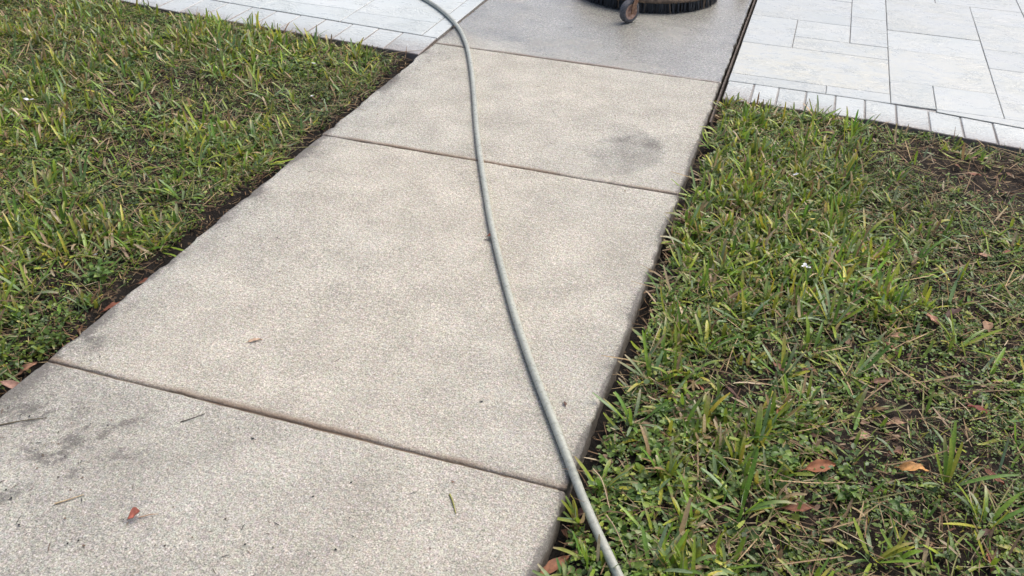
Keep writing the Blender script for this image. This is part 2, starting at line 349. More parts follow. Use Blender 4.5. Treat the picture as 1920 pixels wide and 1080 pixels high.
def driveway(name, xs, inner, outer, rects, jx, sgn):
    ys_top = 7.2
    a = np.array([np.array((x, outer(x) + .006, -.0048)) for x in xs]); b = np.array([np.array((x, ys_top, -.0048)) for x in xs]); c = a.copy(); c[:, 2] = -.12
    V = np.vstack([a, b, c]); n = len(xs); i = np.arange(n - 1)
    F = np.vstack([np.stack([i, i + 1, i + 1 + n, i + n], 1), np.stack([i + 2 * n, i + 1 + 2 * n, i + 1, i], 1)])
    root = link(name, mesh_np(name, V, F, smooth=False), M_GROUT); tag(root, kind='structure')
    g = .0017
    for k in range(len(jx) - 1):                    # soldier-course border
        xa, xb = sorted((jx[k], jx[k + 1])); zt = .0003 + rng.uniform(-.0008, .0008)
        gg = g + rng.uniform(-.0003, .0004)
        lean = .0 if sgn > 0 else .006
        C = [(xa + gg + lean, outer(xa) + rng.uniform(-.002, .002)), (xb - gg + lean, outer(xb) + rng.uniform(-.002, .002)), (xb - gg, inner(xb) - g), (xa + gg, inner(xa) - g)]
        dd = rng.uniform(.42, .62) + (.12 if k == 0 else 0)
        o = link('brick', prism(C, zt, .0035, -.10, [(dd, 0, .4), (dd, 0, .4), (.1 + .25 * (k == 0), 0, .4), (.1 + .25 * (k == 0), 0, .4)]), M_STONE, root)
    for (x0, x1, y0, y1, yel) in rects:
        zt = .0012 + rng.uniform(-.001, .001); gg = g + rng.uniform(-.0007, .0003)
        def yb(x): return max(y0, float(inner(x)) + .0025)
        gg -= .0005; C = [(x0 + gg, yb(x0) + gg), (x1 - gg, yb(x1) + gg), (x1 - gg, y1 - gg), (x0 + gg, y1 - gg)]
        if C[3][1] - C[0][1] < .01 or C[2][1] - C[1][1] < .01: continue
        link('stone', prism(C, zt, .0022, -.05, [(.05, yel, float(sgn < 0))] * 4), M_STONE, root)
    return root
def ashlar(x0, x1, y0, y1, seed, out, depth=0):
    r = np.random.default_rng(seed); w_, h_ = x1 - x0, y1 - y0
    if w_ * h_ < .16 and max(w_, h_) < .62 or depth > 6: out.append((x0, x1, y0, y1, float(r.random() * .5))); return
    f = r.uniform(.35, .65)
    if w_ > h_ * r.uniform(.9, 1.5): m = x0 + w_ * f; ashlar(x0, m, y0, y1, seed * 2 + 1, out, depth + 1); ashlar(m, x1, y0, y1, seed * 2 + 2, out, depth + 1)
    else: m = y0 + h_ * f; ashlar(x0, x1, y0, m, seed * 2 + 1, out, depth + 1); ashlar(x0, x1, m, y1, seed * 2 + 2, out, depth + 1)
XDR, XDL = .634, -.6205
rr = [(XDR, 1.012, 3.70, 3.835, .1), (1.012, 1.254, 3.70, 3.835, .2), (XDR, 1.254, 3.835, 4.259, 1.0), (XDR, .849, 4.259, 4.69, .1), (.849, 1.254, 4.259, 4.43, .5), (.849, 1.091, 4.43, 4.69, .1),
      (XDR, 1.091, 4.69, 5.105, .1), (1.091, 1.254, 4.43, 4.849, 0), (1.091, 1.254, 4.849, 5.28, 0), (XDR, .9, 5.105, 5.5, 0), (.9, 1.091, 5.105, 5.5, .1), (1.091, 1.254, 5.28, 5.5, 0),
      (1.254, 1.419, 3.735, 4.0, .3), (1.419, 1.66, 3.735, 4.0, .2), (1.254, 1.419, 3.60, 3.735, .1), (1.419, 1.905, 3.60, 3.735, .2), (1.254, 1.66, 4.0, 4.423, .7), (1.254, 1.66, 4.423, 4.706, .2), (1.254, 1.66, 4.706, 5.28, .3),
      (1.254, 1.497, 5.28, 5.6, .1), (1.497, 1.905, 5.28, 5.6, .2), (1.66, 1.905, 3.735, 4.318, .5), (1.66, 1.905, 4.318, 4.587, .2), (1.66, 1.905, 4.587, 5.008, .3), (1.66, 1.905, 5.008, 5.28, .1)]
ashlar(1.905, 3.6, 3.4, 5.28, 3, rr); ashlar(1.905, 3.6, 5.28, 6.6, 8, rr); ashlar(XDR, 1.254, 5.5, 6.6, 5, rr); ashlar(1.254, 1.905, 5.6, 6.6, 6, rr)
ll = [(-.697, XDL, 3.6, 4.40, 0), (-1.105, -.697, 3.6, 3.962, 0), (-1.53, -1.105, 3.6, 3.985, 0), (-1.105, -.697, 3.962, 4.40, 0), (-1.53, -1.105, 3.985, 4.27, 0), (-1.53, -1.105, 4.27, 4.6, 0), (-1.105, XDL, 4.40, 4.75, 0), (-1.95, -1.53, 3.6, 4.10, 0), (-2.3, -1.95, 3.6, 4.2, 0)]
ashlar(-1.105, XDL, 4.75, 6.6, 11, ll); ashlar(-1.53, -1.105, 4.6, 6.6, 12, ll); ashlar(-2.3, -1.53, 4.2, 6.6, 13, ll); ashlar(-3.6, -2.3, 3.6, 6.6, 14, ll)
jr = [XDR, .739, .834, .939, 1.05, 1.159, 1.272, 1.388, 1.501, 1.612] + [1.612 + .113 * k for k in range(1, 17)]
jl = [XDL, -.785, -.905, -1.036, -1.175, -1.306, -1.435, -1.567, -1.70, -1.83, -1.96] + [-1.96 - .13 * k for k in range(1, 12)]
driveway('driveway_right', np.linspace(XDR + .004, 3.45, 40), in_r, out_r, rr, jr, 1)
driveway('driveway_left', np.linspace(-3.42, XDL - .004, 40), in_l, out_l, ll, jl, -1)

# ------------------------------------------------------------------ hose
HP = np.array([(-2.9, 4.75), (-1.9, 4.62), (-1.30, 4.50), (-1.05, 4.37), (-.861, 4.24), (-.703, 4.079), (-.574, 3.905), (-.46, 3.697), (-.344, 3.433), (-.239, 3.17), (-.149, 2.938), (-.058, 2.713), (.04, 2.482), (.134, 2.266), (.234, 2.055), (.324, 1.874), (.398, 1.735), (.467, 1.612), (.532, 1.502), (.59, 1.402), (.639, 1.317), (.691, 1.234), (.751, 1.144), (.86, .98), (1.0, .74), (1.12, .45)])
HR = .0091
def catmull(P, m=14):
    P = np.vstack([2 * P[0] - P[1], P, 2 * P[-1] - P[-2]]); out = []
    for k in range(1, len(P) - 2):
        t = np.linspace(0, 1, m, endpoint=False)[:, None]; p0, p1, p2, p3 = P[k - 1:k + 3]
        out.append(.5 * (2 * p1 + (p2 - p0) * t + (2 * p0 - 5 * p1 + 4 * p2 - p3) * t**2 + (3 * p1 - p0 - 3 * p2 + p3) * t**3))
    return np.vstack(out + [P[-2:-1]])
def tube(P, r, ns=16, caps=True):
    P = np.asarray(P, float); T = np.gradient(P, axis=0); T /= np.linalg.norm(T, axis=1, keepdims=True)
    up = np.array([0, 0, 1.0]); S = np.cross(T, up); bad = np.linalg.norm(S, axis=1) < 1e-3; S[bad] = (1, 0, 0); S /= np.linalg.norm(S, axis=1, keepdims=True); B = np.cross(S, T)
    r = np.broadcast_to(r, len(P)); a = np.linspace(0, 2 * np.pi, ns, endpoint=False)
    V = (P[:, None] + r[:, None, None] * (np.cos(a)[None, :, None] * S[:, None] + np.sin(a)[None, :, None] * B[:, None])).reshape(-1, 3)
    i = np.arange(len(V)).reshape(-1, ns); j = np.roll(i, -1, 1)
    return V, np.stack([i[:-1], j[:-1], j[1:], i[1:]], -1).reshape(-1, 4)
HC = catmull(HP)
def hose():
    g = G('hose_vinyl'); n = g.noise(120, 4, .65); n2 = g.noise(14, 4, .6)
    c = g.mix(g.rng(n2, .35, .65), (.300, .315, .262), (.365, .378, .316)); c = g.scale(c, g.rng(n, .3, .7, .86, 1.12))
    sc = g.rng(g.noise(420, 2, .6), .66, .70, 0, .35); c = g.mix(sc, c, (.48, .48, .46))
    m = g.done(c, g.rng(n, .3, .7, .22, .40), g.bump(n, .2, .002), .6)
    x, y = HC[:, 0], HC[:, 1]
    z = np.full(len(HC), HR + .0012); on = sstep(.60, .72, x); z = z * (1 - on) + (.004 + HR + .004 * np.sin(y * 9)) * on
    z = z + .0007 * (N1(x * 6, y * 6) - .5)
    V, F = tube(np.c_[HC, z], HR, 20)
    o = link('hose', mesh_np('hose', V, F), m); tag(o, 'long grey rubber hose lying across the concrete walk into the grass', 'hose')
hose()
def hose_dist(x, y):
    P = HC[::3]; d = np.full(np.shape(x), 9.0)
    for p in P: d = np.minimum(d, np.hypot(x - p[0], y - p[1]))
    return d

# ------------------------------------------------------------------ lawn
PL = np.array([(-3.1, 3.9), (-3.1, 2.2), (-1.6, .75), (-.62, .55), (-.62, 3.62)]); PR = np.array([(.62, 3.6), (.62, .45), (1.9, .75), (2.35, 3.45)])
def inside(P, x, y):
    r = np.zeros(len(x), bool); j = len(P) - 1
    for i in range(len(P)):
        c = ((P[i, 1] > y) != (P[j, 1] > y)) & (x < (P[j, 0] - P[i, 0]) * (y - P[i, 1]) / (P[j, 1] - P[i, 1] + 1e-12) + P[i, 0]); r ^= c; j = i
    return r
def scatter(P, dens, margin=.0, prob=None):
    lo, hi = P.min(0), P.max(0); n = int(np.prod(hi - lo) * dens); x = rng.uniform(lo[0], hi[0], n); y = rng.uniform(lo[1], hi[1], n)
    k = inside(P, x, y); d1, d2 = edge_dist(x, y); k &= (d1 > trench_w(x, y) + margin) & (d2 > .012 + margin)
    if prob is not None: k &= rng.random(n) < prob(x, y)
    return x[k], y[k]
def blade_prob(x, y):
    n = N1.fbm(x * 3.1 + 7, y * 3.1, 3); n2 = N3.fbm(x * 8, y * 8, 2)
    p = sstep(.41, .585, n * .6 + n2 * .4) * .93 + .05
    R_ = x > 0
    p = np.where(R_, p * (.45 + .9 * np.exp(-((x - .66) / .34)**2) + .6 * gau(x, y, 1.05, 2.2, .28) + .5 * gau(x, y, .85, 2.75, .3)), p)
    thin = .85 * gau(x, y, 1.28, 1.82, .17) + 1.0 * gau(x, y, 1.58, 3.18, .24) + .6 * gau(x, y, 1.3, 3.3, .12) + .8 * gau(x, y, 1.55, 2.55, .22) + .75 * gau(x, y, 1.45, 1.85, .16) + .6 * gau(x, y, 1.15, 1.5, .08)
    thin = thin + .75 * gau(x, y, -1.45, 2.95, .25) + .4 * gau(x, y, -1.0, 2.6, .2) + .3 * gau(x, y, -.75, 1.6, .08)
    return np.clip(p * np.clip(1 - thin, .04, 1), 0, 1)
def bare(x, y): return np.clip(1.1 * gau(x, y, 1.62, 3.20, .20) + .7 * gau(x, y, 1.35, 3.30, .10) + .75 * gau(x, y, 1.25, 1.78, .10) + .6 * gau(x, y, 1.13, 1.66, .06) + .5 * gau(x, y, -1.42, 2.86, .12) + .5 * gau(x, y, .92, 1.75, .06), 0, 1)

PAL = np.array([(.176, .282, .034), (.122, .230, .036), (.262, .345, .040), (.160, .250, .100), (.385, .385, .050), (.215, .290, .150), (.095, .172, .032)])
TAN = np.array([(.42, .32, .18), (.34, .245, .13), (.50, .41, .26), (.27, .18, .10)])
def blades(x, y, z, phi, th, curl, L, Wd, cb, ct, n=5, fold=.16, tipmix=(0, 0, .05, .25, .9)):
    N = len(x); P = np.stack([x, y, z], 1); rows = []; prof = np.interp(np.linspace(0, 1, n), [0, .25, .6, .88, 1], [.55, .95, 1, .86, .42])
    wander = rng.normal(0, .12, N)
    for k in range(n):
        t = k / (n - 1); a = th + curl * t; ph = phi + wander * t
        s = np.stack([-np.sin(ph), np.cos(ph), .25 * np.sin(t * 2 + phi * 3)], 1) * (.5 * Wd * prof[k])[:, None]
        nrm = np.stack([-np.cos(a) * np.cos(ph), -np.cos(a) * np.sin(ph), np.sin(a)], 1)
        rows += [P - s, P - nrm * (fold * Wd * prof[k])[:, None], P + s]
        P = P + (L / (n - 1))[:, None] * np.stack([np.sin(a) * np.cos(ph), np.sin(a) * np.sin(ph), np.cos(a)], 1)
    V = np.stack(rows, 1)                      # N, 3n, 3
    gz = z[:, None] + .003; V[..., 2] = np.maximum(V[..., 2], gz)
    C = np.empty((N, 3 * n, 3)); tm = np.interp(np.linspace(0, 1, n), np.linspace(0, 1, 5), tipmix)
    for k in range(n): C[:, 3 * k:3 * k + 3] = (cb * (1 - tm[k]) + ct * tm[k])[:, None]
    C[:, 1::3] *= 1.10
    f = []
    for k in range(n - 1):
        b = 3 * k; f += [(b, b + 1, b + 4, b + 3), (b + 1, b + 2, b + 5, b + 4)]
    F = (np.arange(N) * 3 * n)[:, None, None] + np.array(f)[None]
    return V.reshape(-1, 3), F.reshape(-1, 4), C.reshape(-1, 3)
def blade_colors(N, dead=.16, bright=None):
    k = rng.choice(len(PAL), N, p=[.26, .20, .17, .13, .10, .08, .06]); c = PAL[k] * rng.uniform(.75, 1.2, (N, 1))
    c *= rng.normal(1, .06, (N, 3)); t = TAN[rng.integers(0, len(TAN), N)] * rng.uniform(.7, 1.1, (N, 1))
    d = rng.random(N) < dead; c[d] = t[d]
    tip = np.where((rng.random(N) < .42)[:, None], t, c * 1.05)
    yt = rng.random(N) < .07; tip[yt] = (.42, .36, .06)
    return np.clip(c, .01, 1), np.clip(tip, .01, 1)
def tuft_points(P, tufts_m2, per, spread):
    x, y = scatter(P, tufts_m2, .012, blade_prob); k = rng.poisson(per, len(x)).clip(2, 16); r = np.repeat(np.arange(len(x)), k)
    cx, cy = x[r], y[r]; a = rng.uniform(0, 2 * np.pi, len(r)); q = spread * np.sqrt(rng.random(len(r)))
    return cx + q * np.cos(a), cy + q * np.sin(a), a + rng.normal(0, .5, len(r)), rng.normal(1, .16, len(x))[r]
def keep_clear(x, y, m=.014):
    d1, d2 = edge_dist(x, y); return (hose_dist(x, y) > m) & (d1 > .012) & (d2 > .006)
def lawn_blades(P, name, label):
    vs, fs, cs = [], [], []; off = 0
    def add(V, F, C):
        nonlocal off
        vs.append(V); fs.append(F + off); cs.append(C); off += len(V)
    # tufts of wide blades
    x, y, a, sz = tuft_points(P, 620, 7.0, .018); k = keep_clear(x, y); x, y, a, sz = x[k], y[k], a[k], sz[k]; N = len(x)
    cb, ct = blade_colors(N, .13); th = np.abs(rng.normal(.85, .45, N)); L = np.clip(rng.normal(.054, .018, N) * sz, .022, .10); cb *= (.62 + .95 * N2.fbm(x * 2.6 + 31, y * 2.6, 3))[:, None] * np.array([1.06, 1.0, .9])
    add(*blades(x, y, lawn_z(x, y) + rng.uniform(0, .008, N), a, th, rng.normal(.40, .65, N), L, np.clip(rng.normal(.0078, .0014, N), .0035, .0098), cb, ct))
    # singles, flatter
    x, y = scatter(P, 1900, .006, lambda x, y: blade_prob(x, y) * .8 + .14); k = keep_clear(x, y); x, y = x[k], y[k]; N = len(x)
    cb, ct = blade_colors(N, .2); L = np.clip(rng.normal(.045, .016, N), .015, .09)
    add(*blades(x, y, lawn_z(x, y) + rng.uniform(.002, .014, N), rng.uniform(0, 6.283, N), np.abs(rng.normal(.95, .42, N)), rng.normal(.3, .4, N), L, np.clip(rng.normal(.0064, .0015, N), .003, .0092), cb, ct))
    # fine short under-growth of grass
    x, y = scatter(P, 2400, .004, lambda x, y: 1 - .85 * bare(x, y)); k = keep_clear(x, y, .012); x, y = x[k], y[k]; N = len(x)
    cb, ct = blade_colors(N, .2); cb = cb * .85; L = np.clip(rng.normal(.028, .01, N), .01, .05)
    add(*blades(x, y, lawn_z(x, y), rng.uniform(0, 6.283, N), np.abs(rng.normal(.6, .4, N)), rng.normal(.4, .4, N), L, rng.uniform(.0018, .0038, N), cb, ct, n=3))
    o = link(name, mesh_np(name, np.vstack(vs), np.vstack(fs), np.vstack(cs)), M_GRASS); tag(o, label, 'grass', kind='stuff'); return o
def lawn_straw(P, name, label):
    vs, fs, cs = [], [], []; off = 0
    for dens, mg, pr in ((1700, .0, None), (9000, -.012, lambda x, y: np.exp(-np.clip(edge_dist(x, y)[0] - trench_w(x, y), 0, 1) / .035) * .7 * np.where(x < 0, 1, .7))):
        x, y = scatter(P, dens, mg, pr); k = hose_dist(x, y) > .013; x, y = x[k], y[k]; N = len(x)
        c = TAN[rng.integers(0, 4, N)] * rng.uniform(.30, .95, (N, 1)); br = rng.random(N) < (.35 if mg == 0 else .65)
        c[br] = np.array((.17, .108, .06)) * rng.uniform(.5, 1.3, (br.sum(), 1))
        L = np.clip(rng.gamma(4, .0105, N), .012, .10) * (1 if mg == 0 else .7); th = rng.normal(1.35, .22, N)
        V, F, C = blades(x, y, lawn_z(x, y) + rng.uniform(.001, .02, N)**1.0, rng.uniform(0, 6.283, N), th, rng.normal(.12, .2, N), L, rng.uniform(.0012, .0034, N), c, c * 1.1, n=3, fold=.1)
        vs.append(V); fs.append(F + off); cs.append(C); off += len(V)
    # runners creeping through the mat
    x, y = scatter(P, 130, .01); k = hose_dist(x, y) > .15; x, y = x[k], y[k]; N = len(x); c = np.array([(.24, .17, .10), (.36, .27, .15), (.20, .20, .08)])[rng.integers(0, 3, N)] * rng.uniform(.7, 1.2, (N, 1))
    V, F, C = blades(x, y, lawn_z(x, y) + rng.uniform(.010, .022, N), rng.uniform(0, 6.283, N), rng.normal(1.48, .06, N), rng.normal(.06, .1, N), rng.uniform(.07, .17, N), rng.uniform(.0022, .0036, N), c, c, n=6, fold=.4)
    vs.append(V); fs.append(F + off); cs.append(C)
    o = link(name, mesh_np(name, np.vstack(vs), np.vstack(fs), np.vstack(cs)), M_STRAW); tag(o, label, 'thatch', kind='stuff')
def leaflets(x, y, z, phi, tilt, L, Wd, c, roll):
    """small folded oval leaves: base, two shoulders each side, tip"""
    N = len(x); d = np.stack([np.cos(phi) * np.cos(tilt), np.sin(phi) * np.cos(tilt), np.sin(tilt)], 1)
    s = np.stack([-np.sin(phi), np.cos(phi), np.zeros(N)], 1); up = np.cross(d, s); s2 = s * np.cos(roll)[:, None] + up * np.sin(roll)[:, None]; up = np.cross(d, s2)
    B = np.stack([x, y, z], 1); L = L[:, None]; Wd = Wd[:, None]
    pts = [B, B + d * L * .3 - s2 * Wd * .5 + up * Wd * .10, B + d * L * .72 - s2 * Wd * .42 + up * Wd * .10, B + d * L - up * L * .08, B + d * L * .72 + s2 * Wd * .42 + up * Wd * .10, B + d * L * .3 + s2 * Wd * .5 + up * Wd * .10]
    V = np.stack(pts, 1).reshape(-1, 3); F = ((np.arange(N) * 6)[:, None, None] + np.array([(0, 3, 2, 1), (0, 5, 4, 3)])[None]).reshape(-1, 4)
    return V, F, np.repeat(c, 6, 0)
WP = np.array([(.112, .192, .031), (.152, .240, .034), (.082, .148, .032), (.215, .295, .038), (.128, .198, .075), (.290, .335, .046)])
def lawn_weeds(P, name, label):
    x, y = scatter(P, 7600, .002, lambda x, y: np.clip(.42 + 1.1 * sstep(.35, .65, N2.fbm(x * 5 + 2, y * 5, 3)), 0, 1) * (1 - bare(x, y)))
    k = hose_dist(x, y) > .016; x, y = x[k], y[k]; n = rng.integers(3, 7, len(x)); r = np.repeat(np.arange(len(x)), n); N = len(r)
    sz = np.clip(rng.gamma(6, .0013, len(x)), .0035, .015) * (.75 + .5 * N4(x * 3, y * 3)); narrow = (N1(x * 4 + 9, y * 4) > .5)[r]
    h = rng.uniform(.006, .034, len(x)) * (.5 + N3(x * 4, y * 4)); zc = lawn_z(x, y) + h
    idx = np.concatenate([np.arange(q) for q in n]); phi = idx * 2.4 + rng.uniform(0, 6.28, len(x))[r] + rng.normal(0, .3, N)
    z = zc[r] - rng.uniform(0, 1, N) * h[r] * .8; L = sz[r] * rng.uniform(.7, 1.25, N); Wd = L * np.where(narrow, rng.uniform(.35, .5, N), rng.uniform(.6, .9, N))
    c = WP[rng.choice(6, len(x), p=[.26, .24, .20, .14, .10, .06])][r] * rng.uniform(.7, 1.25, (N, 1)) * (.58 + .60 * N2.fbm(x * 3, y * 3, 2))[r][:, None]
    V, F, C = leaflets(x[r] + .3 * L * np.cos(phi), y[r] + .3 * L * np.sin(phi), z, phi, rng.normal(.12, .38, N), L, Wd, c, rng.normal(0, .3, N))
    o = link(name, mesh_np(name, V, F, C), M_WEED); tag(o, label, 'ground cover', kind='stuff')
def lawn_litter(P, name, label):
    x, y = scatter(P, 420, -.015, lambda x, y: np.clip(.18 + .9 * bare(x, y) + .55 * (x > 0) * gau(x, y, 1.2, 1.7, .5), 0, 1)); k = hose_dist(x, y) > .02; x, y = x[k], y[k]; N = len(x)
    c = np.array([(.16, .075, .045), (.22, .12, .07), (.10, .055, .04), (.26, .17, .11)])[rng.integers(0, 4, N)] * rng.uniform(.6, 1.2, (N, 1)); L = rng.uniform(.008, .028, N)
    V, F, C = leaflets(x, y, lawn_z(x, y) + rng.uniform(.002, .012, N), rng.uniform(0, 6.28, N), rng.normal(.1, .3, N), L, L * rng.uniform(.3, .65, N), c, rng.normal(0, .45, N))
    o = link(name, mesh_np(name, V, F, C), M_DEAD); tag(o, label, 'leaf litter', kind='stuff')
lawn_blades(PL, 'lawn_grass', 'green and straw-tipped grass blades of the lawn left of the walk')
lawn_blades(PR, 'lawn_grass', 'green and straw-tipped grass blades of the lawn right of the walk')
lawn_weeds(PL, 'ground_cover', 'low small-leaved green weeds between the grass left of the walk')
lawn_weeds(PR, 'ground_cover', 'low small-leaved green weeds between the grass right of the walk')
lawn_straw(PL, 'thatch', 'dry tan straw and thatch lying in the lawn left of the walk')
lawn_straw(PR, 'thatch', 'dry tan straw and thatch lying in the lawn right of the walk')
lawn_litter(PL, 'leaf_litter', 'small brown leaf fragments in the lawn left of the walk')
lawn_litter(PR, 'leaf_litter', 'small brown leaf fragments in the lawn right of the walk')

# ------------------------------------------------------------------ standing-out tufts and broad-leaved weeds
def tuft(x, y, nb, Lm, label, group=None, seed=0):
    r = np.random.default_rng(seed + 100); z = float(lawn_z(np.array([x]), np.array([y]))[0]); root = empty('grass_tuft', (x, y, z))
    tag(root, label, 'grass tuft', group)
    for k in range(nb):
        a = np.array([2.4 * k + r.normal(0, .4)]); one = np.ones(1); L = one * np.clip(r.normal(Lm, Lm * .2), .04, .14)
        if hose_dist(np.array([x]), np.array([y]))[0] < .06:
            pass
        c = PAL[r.integers(0, 6)] * r.uniform(.9, 1.25); tan = TAN[r.integers(0, 3)]; tip = tan if r.random() < .45 else c * 1.05
        V, F, C = blades(one * .010 * math.cos(a[0]), one * .010 * math.sin(a[0]), one * .004, a, one * abs(r.normal(.7, .35)), one * r.normal(.5, .4), L, one * r.uniform(.0068, .0098), c[None], np.asarray(tip)[None], n=6)
        link('blade', mesh_np('blade', V, F, C), M_GRASS, root)
for i, (x, y, nb, L, lab) in enumerate([
    (.690, 1.57, 11, .085, 'bright green tuft leaning over the walk edge beside the hose, above the joint'), (1.086, 2.124, 12, .09, 'large spread tuft in the middle of the right lawn below the white petal'),
    (1.331, 1.613, 12, .09, 'upright blue-green tuft right of the orange-tan fallen leaf'), (.951, 1.595, 8, .08, 'tuft left of the broad red-brown leaf, above the broad-leaved weed'), (.939, 1.397, 11, .095, 'big pale-tipped tuft near the bottom edge right of the hose'),
    (.668, 1.371, 9, .07, 'yellowing tuft touching the hose where it leaves the concrete'), (1.394, 1.52, 12, .09, 'splayed flat tuft near the bottom right corner'), (.987, 1.858, 10, .085, 'green tuft beside the brown and reddish leaf pair in the middle of the right lawn'), (1.14, 1.914, 9, .085, 'tuft just above the bare brown patch of the right lawn'),
    (1.389, 2.139, 10, .085, 'spiky tuft at the right edge beside the long pinkish tan leaf'), (.702, 2.687, 10, .08, 'tuft against the right walk edge level with the second-farthest joint'), (.70, 2.368, 9, .08, 'tuft against the right walk edge beside the little leaf stuck in the gap'), (.70, 1.73, 10, .08, 'tuft against the right walk edge just above the leafy weeds'), (1.305, 2.541, 9, .08, 'tuft in the upper right lawn between two pairs of small leaves'), (1.185, 1.358, 9, .085, 'tuft at the bottom picture edge in the middle of the right lawn'), (.80, 1.20, 9, .085, 'tuft at the bottom picture edge just right of the hose'), (.88, 2.05, 9, .085, 'wide-bladed tuft between the walk edge and the large spread tuft'), (.80, 1.90, 8, .08, 'tuft a hand right of the walk edge, halfway along the near big slab'),
    (-1.373, 2.326, 11, .085, 'tall tuft below the long white petal in the left lawn'), (-.883, 2.345, 10, .08, 'tuft in the left lawn near the walk, middle of the big slab'), (-1.146, 2.118, 9, .08, 'tuft in the middle of the left lawn, a step from the walk'), (-.79, 2.12, 10, .08, 'bright tuft nearest the left walk edge in the middle of the picture'), (-1.112, 1.808, 11, .085, 'large tuft at the left picture edge, lower left lawn'), (-1.9, 3.2, 9, .085, 'tuft in the far left lawn toward the orange leaves'), (-1.6, 2.6, 9, .085, 'tuft just right of the long white petal in the left lawn'), (-.95, 2.9, 8, .075, 'tuft in the far left lawn near the walk below the border bricks'), (-.85, 1.55, 8, .08, 'tuft left of the bushy broadleaf weed near the left picture edge')]):
    tuft(x, y, nb, L, lab, None, i)

def leaf_mesh(name, L, Wd, prof, nu=7, cup=.15, bend=.2, c0=(.1, .17, .03), c1=None, seed=0, curl=0, petiole=0.0):
    """broad leaf along +X, midrib fold, bend, optional twist; real thickness-less blade with 5 verts across"""
    r = np.random.default_rng(seed); V = []; C = []; c0 = np.array(c0); c1 = np.array(c1 if c1 is not None else c0 * .8); tw = r.normal(0, curl)
    for i in range(nu):
        t = i / (nu - 1); hw = .5 * Wd * np.interp(t, *prof)
        for j, v in enumerate((-1, -.5, 0, .5, 1)):
            zz = cup * abs(v) * hw * 2 - bend * L * (t - .4)**2 + .006 * L / .05 * (r.random() - .5) * abs(v); yy = v * hw * (1 + .12 * (r.random() - .5)); a = tw * (t - .5)
            V.append((petiole + t * L, yy * math.cos(a) - zz * math.sin(a), yy * math.sin(a) + zz * math.cos(a))); C.append(c0 * (1.25 if v == 0 else 1) * (.85 + .3 * r.random()) if r.random() > .25 else c1)
    i = np.arange(nu * 5).reshape(nu, 5); F = np.stack([i[:-1, :-1], i[1:, :-1], i[1:, 1:], i[:-1, 1:]], -1).reshape(-1, 4)
    V = np.array(V); C = np.array(C)
    if petiole:
        Vp, Fp = tube(np.array([(0, 0, -.25 * petiole), (petiole * .5, 0, -.05 * petiole), (petiole + L * .1, 0, V[2, 2])]), .0011 * L / .05, 5); F = np.vstack([F, Fp + len(V)]); V = np.vstack([V, Vp]); C = np.vstack([C, np.tile(c1, (len(Vp), 1))])
    return mesh_np(name, V, F, C)
OVATE = ([0, .15, .4, .7, .9, 1], [.12, .75, 1, .72, .3, .03]); LANCE = ([0, .2, .5, .8, 1], [.08, .7, 1, .6, .04]); OBOV = ([0, .2, .5, .75, .93, 1], [.08, .4, .85, 1, .6, .15])
WLEAF = [leaf_mesh('leaf', .016, .011, OVATE, 6, .18, .3, c, None, 40 + k) for k, c in enumerate([(.085, .165, .028), (.115, .20, .032), (.065, .125, .028), (.16, .24, .035)])]
for m in WLEAF: m.materials.append(M_WEED)
M_STEM = mat_simple('weed_stem', (.075, .10, .035), .7)
def weed(x, y, nst, H, sc, label, seed):
    r = np.random.default_rng(seed); z = float(lawn_z(np.array([x]), np.array([y]))[0]); root = empty('broadleaf_weed', (x, y, z)); tag(root, label, 'weed')
    vs, fs, off = [], [], 0
    for s in range(nst):
        a = r.uniform(0, 6.28); lean = r.uniform(.3, 1.1); h = H * r.uniform(.6, 1.1); P = np.array([(math.cos(a) * lean * h * t**1.2, math.sin(a) * lean * h * t**1.2, h * t) for t in (0, .33, .66, 1)])
        V, F = tube(P, .0010, 5); vs.append(V); fs.append(F + off); off += len(V)
        for k in range(6):
            t = .35 + .65 * k / 5; p = Vector((np.interp(t, (0, .33, .66, 1), P[:, 0]), np.interp(t, (0, .33, .66, 1), P[:, 1]), np.interp(t, (0, .33, .66, 1), P[:, 2])))
            o = link('leaf', WLEAF[r.integers(0, 4)], None, root, p); q = sc * r.uniform(.75, 1.25) * (.8 if k == 5 else 1); o.scale = (q, q, q)
            o.rotation_euler = (r.normal(0, .25), r.normal(-.15, .3), a + k * 2.4 + r.normal(0, .3))
    link('stem', mesh_np('stem', np.vstack(vs), np.vstack(fs)), M_STEM, root)
for i, a in enumerate([(-.735, 1.665, 6, .045, 1.25, 'bushy broadleaf weed at the black soil edge left of the walk'), (-.70, 1.56, 4, .03, 1.0, 'low leafy weed next to the dark red leaf at the walk edge'),
    (.755, 1.60, 5, .04, 1.15, 'leafy weed right of the hose against the walk edge'), (.863, 1.672, 5, .04, 1.1, 'bushy weed with rounded leaves among brown leaves right of the hose'), (1.009, 1.547, 5, .04, 1.35, 'broad-leaved weed beside the red-brown fallen leaf'),
    (1.124, 1.50, 4, .035, 1.4, 'pale broad-leaved weed between two brown fallen leaves in the near lawn'), (1.236, 1.49, 4, .03, 1.2, 'yellow-green weed below the orange-tan fallen leaf'), (.736, 1.475, 4, .04, 1.2, 'upright leafy weed just above the hose end of the joint'),
    (-1.50, 3.33, 4, .04, 1.2, 'bright yellow-green weed near the left driveway border'), (1.48, 1.62, 4, .03, 1.1, 'small leafy weed by the right picture edge')]):
    weed(*a[:5], a[5], 200 + i)

